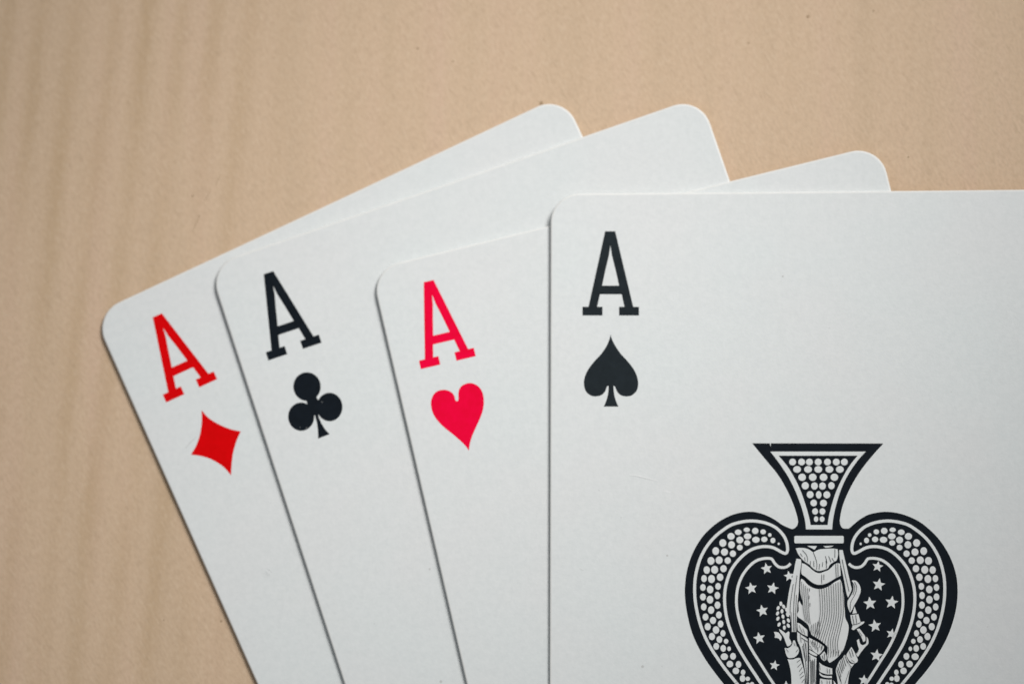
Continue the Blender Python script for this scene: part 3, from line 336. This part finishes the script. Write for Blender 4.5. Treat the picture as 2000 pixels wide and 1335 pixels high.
def card_mesh():
    """Die-cut pasteboard: straight walls and a rolled top edge."""
    prof = [(0.03, 0.0), (0.0, 0.03), (0.0, 0.20), (0.030, 0.243), (0.085, 0.283), (0.140, 0.306), (0.185, 0.316), (0.23, TH)]
    nseg = 14
    bm = bmesh.new(); rings = []
    for inset, z in prof:
        r = RAD - inset; ring = []
        for cx, cy, a0 in ((W2 - RAD, H2 - RAD, 0), (-W2 + RAD, H2 - RAD, 90), (-W2 + RAD, -H2 + RAD, 180), (W2 - RAD, -H2 + RAD, 270)):
            for k in range(nseg + 1):
                a = math.radians(a0 + 90 * k / nseg)
                ring.append(bm.verts.new(((cx + r * math.cos(a)) * MM, (cy + r * math.sin(a)) * MM, z * MM)))
        rings.append(ring)
    n = len(rings[0])
    for a, b in zip(rings, rings[1:]):
        for i in range(n):
            f = bm.faces.new((a[i], a[(i + 1) % n], b[(i + 1) % n], b[i])); f.smooth = True; f.material_index = 1
    bm.faces.new(rings[-1]); bm.faces.new(rings[0][::-1])
    me = bpy.data.meshes.new("playing_card"); bow(bm); bm.to_mesh(me); bm.free()
    me.materials.append(PAPER); me.materials.append(CUT_EDGE)
    return me

CARD_MESH = card_mesh()
PLACES = {'diamonds': (-56.26162, -14.18744, 0.43304), 'clubs': (-41.9897, -8.3587, 0.32612), 'hearts': (-21.98024, -9.01379, 0.23461), 'spades': (0.0, 0.0, 0.0)}   # top left corner (mm) and turn
LEVEL = {'diamonds': 0, 'clubs': 1, 'hearts': 2, 'spades': 3}
LABEL = {
    'diamonds': "white ace of diamonds with red letter and diamond, leftmost and lowest in the fan",
    'clubs': "white ace of clubs with black letter and club, lying on the ace of diamonds",
    'hearts': "white ace of hearts with crimson letter and heart, between the clubs and the spades",
    'spades': "white ace of spades with large ornate black emblem, upright on top of the fan",
}
INK_Z = TH + 0.004

def make_card(suit):
    x, y, rot = PLACES[suit]
    o = bpy.data.objects.new("playing_card", CARD_MESH); coll.objects.link(o)
    c, s = math.cos(rot), math.sin(rot)
    o.location = ((x + W2 * c + H2 * s) * MM, (y + W2 * s - H2 * c) * MM, (LEVEL[suit] * STEP + LIFT) * MM)
    o.rotation_euler = (0, 0, rot)
    o['label'] = LABEL[suit]; o['category'] = "playing card"; o['group'] = "four aces fanned out on the table"
    return o

def letter(card, key, mat):
    k = Ink(INK_Z); out, hole = DATA[key]
    k.poly(out, [hole]); return k.build("rank_letter", mat, card)

def flat_mark(card, polys=(), lines=(), spots=(), name="scuff_mark", mat=None, width=0.06):
    k = Ink(INK_Z)
    for q in lines: k.ribbon(spline(q, False, 6), width, taper=True)
    for x, y in spots: k.ellipse(x, y, 0.07, 0.05, x, 9)
    return k.build(name, mat or SCUFF_AND_SHADE, card, 'stuff' if len(lines) + len(spots) > 1 else None)

table = make_table()

ace_d = make_card('diamonds')
letter(ace_d, 'A1', RED)
k = Ink(INK_Z); k.poly(spline(DATA['diamond'], True, 4, 40)); k.build("suit_pip", RED, ace_d)
flat_mark(ace_d, lines=[DATA['scr1']], width=0.09)
flat_mark(ace_d, spots=DATA['sp1'], name="dust_speck")

ace_c = make_card('clubs')
letter(ace_c, 'A2', BLACK)
k = Ink(INK_Z)
for q in DATA['club'][:3]: k.poly(q)
for q in DATA['club'][3:]: k.poly(q)
k.build("suit_pip", BLACK, ace_c)
k = Ink(INK_Z + 0.012)
for x, y, rr in DATA['void']: k.ellipse(x, y, rr, rr * 0.8, x, 8)
k.build("print_void", SCUFF_AND_SHADE, ace_c, 'stuff')
flat_mark(ace_c, spots=DATA['sp2'], name="dust_speck")
flat_mark(ace_c, lines=[DATA['scr2']], width=0.05)

ace_h = make_card('hearts')
letter(ace_h, 'A3', PINK_RED)
k = Ink(INK_Z); k.poly(spline(DATA['heart'], True, 4, 60)); k.build("suit_pip", PINK_RED, ace_h)

ace_s = make_card('spades')
letter(ace_s, 'A4', BLACK_WORN)
k = Ink(INK_Z); k.poly(spline(DATA['spade'], True, 4, 45)); k.build("suit_pip", BLACK_WORN, ace_s)
for q in DATA['scr4']: flat_mark(ace_s, lines=[q], name="scratch", mat=SCUFF_PALE, width=0.13)
for q in DATA['scr4d']: flat_mark(ace_s, lines=[q], name="scratch_shade_and_scuff", width=0.05)  # painted shadow line along the long scratch, then a small grey scuff
flat_mark(ace_s, spots=DATA['sp4'], name="dust_speck")

# the large emblem: black ground, then everything left unprinted, then the engraved lines
k = Ink(INK_Z); k.poly(spline(DATA['body'], True, 4, 45))
emblem = k.build("spade_emblem", BLACK, ace_s)
Z1 = INK_Z + 0.003
LINE_W = 0.355
for q in DATA['cres']:
    k = Ink(Z1); k.ribbon(spline(q, True, 4, 70), LINE_W, closed=True); k.build("scroll_border", PAPER, emblem)
for q in DATA['hline']:
    k = Ink(Z1); k.ribbon(spline(q, False, 4, 70), LINE_W * 0.92); k.build("inner_border", PAPER, emblem)
k = Ink(Z1); k.poly(spline(DATA['neckout'], True, 4, 30), [spline(DATA['neckin'], True, 4, 30)]); k.build("stem_border", PAPER, emblem)
k = Ink(Z1); k.poly(DATA['bar']); k.build("cross_bar", PAPER, emblem)
for key in ('dotsL', 'dotsR', 'dotsN'):
    k = Ink(Z1)
    for x, y, rx, ry in DATA[key]: k.ellipse(x, y, rx * 0.93, ry * 0.93)
    k.build("bead_pattern", PAPER, emblem, 'stuff')
def star_poly(r, turn):
    return [(rr * math.sin(a), rr * math.cos(a)) for rr, a in
            ((r if i % 2 == 0 else r * 0.45, math.radians(turn) + math.pi * i / 5) for i in range(10))]
for x, y, r, turn in DATA['stars']:
    k = Ink(Z1); k.poly([(x + a, y + b) for a, b in star_poly(r, turn)]); k.build("star", PAPER, emblem, origin=(x, y))
k = Ink(Z1 + 0.003)
for q in DATA['figW']: k.poly(spline(q, True, 3, 60))
k.build("engraved_figure", PAPER, emblem, 'stuff')
k = Ink(Z1 + 0.06)
for w, q in DATA['figS']: k.ribbon(spline(q, False, 5, 70), w)
k.build("engraved_lines", BLACK, emblem, 'stuff')
k = Ink(Z1); k.poly(DATA['nick']); k.build("print_nick", PAPER, emblem)
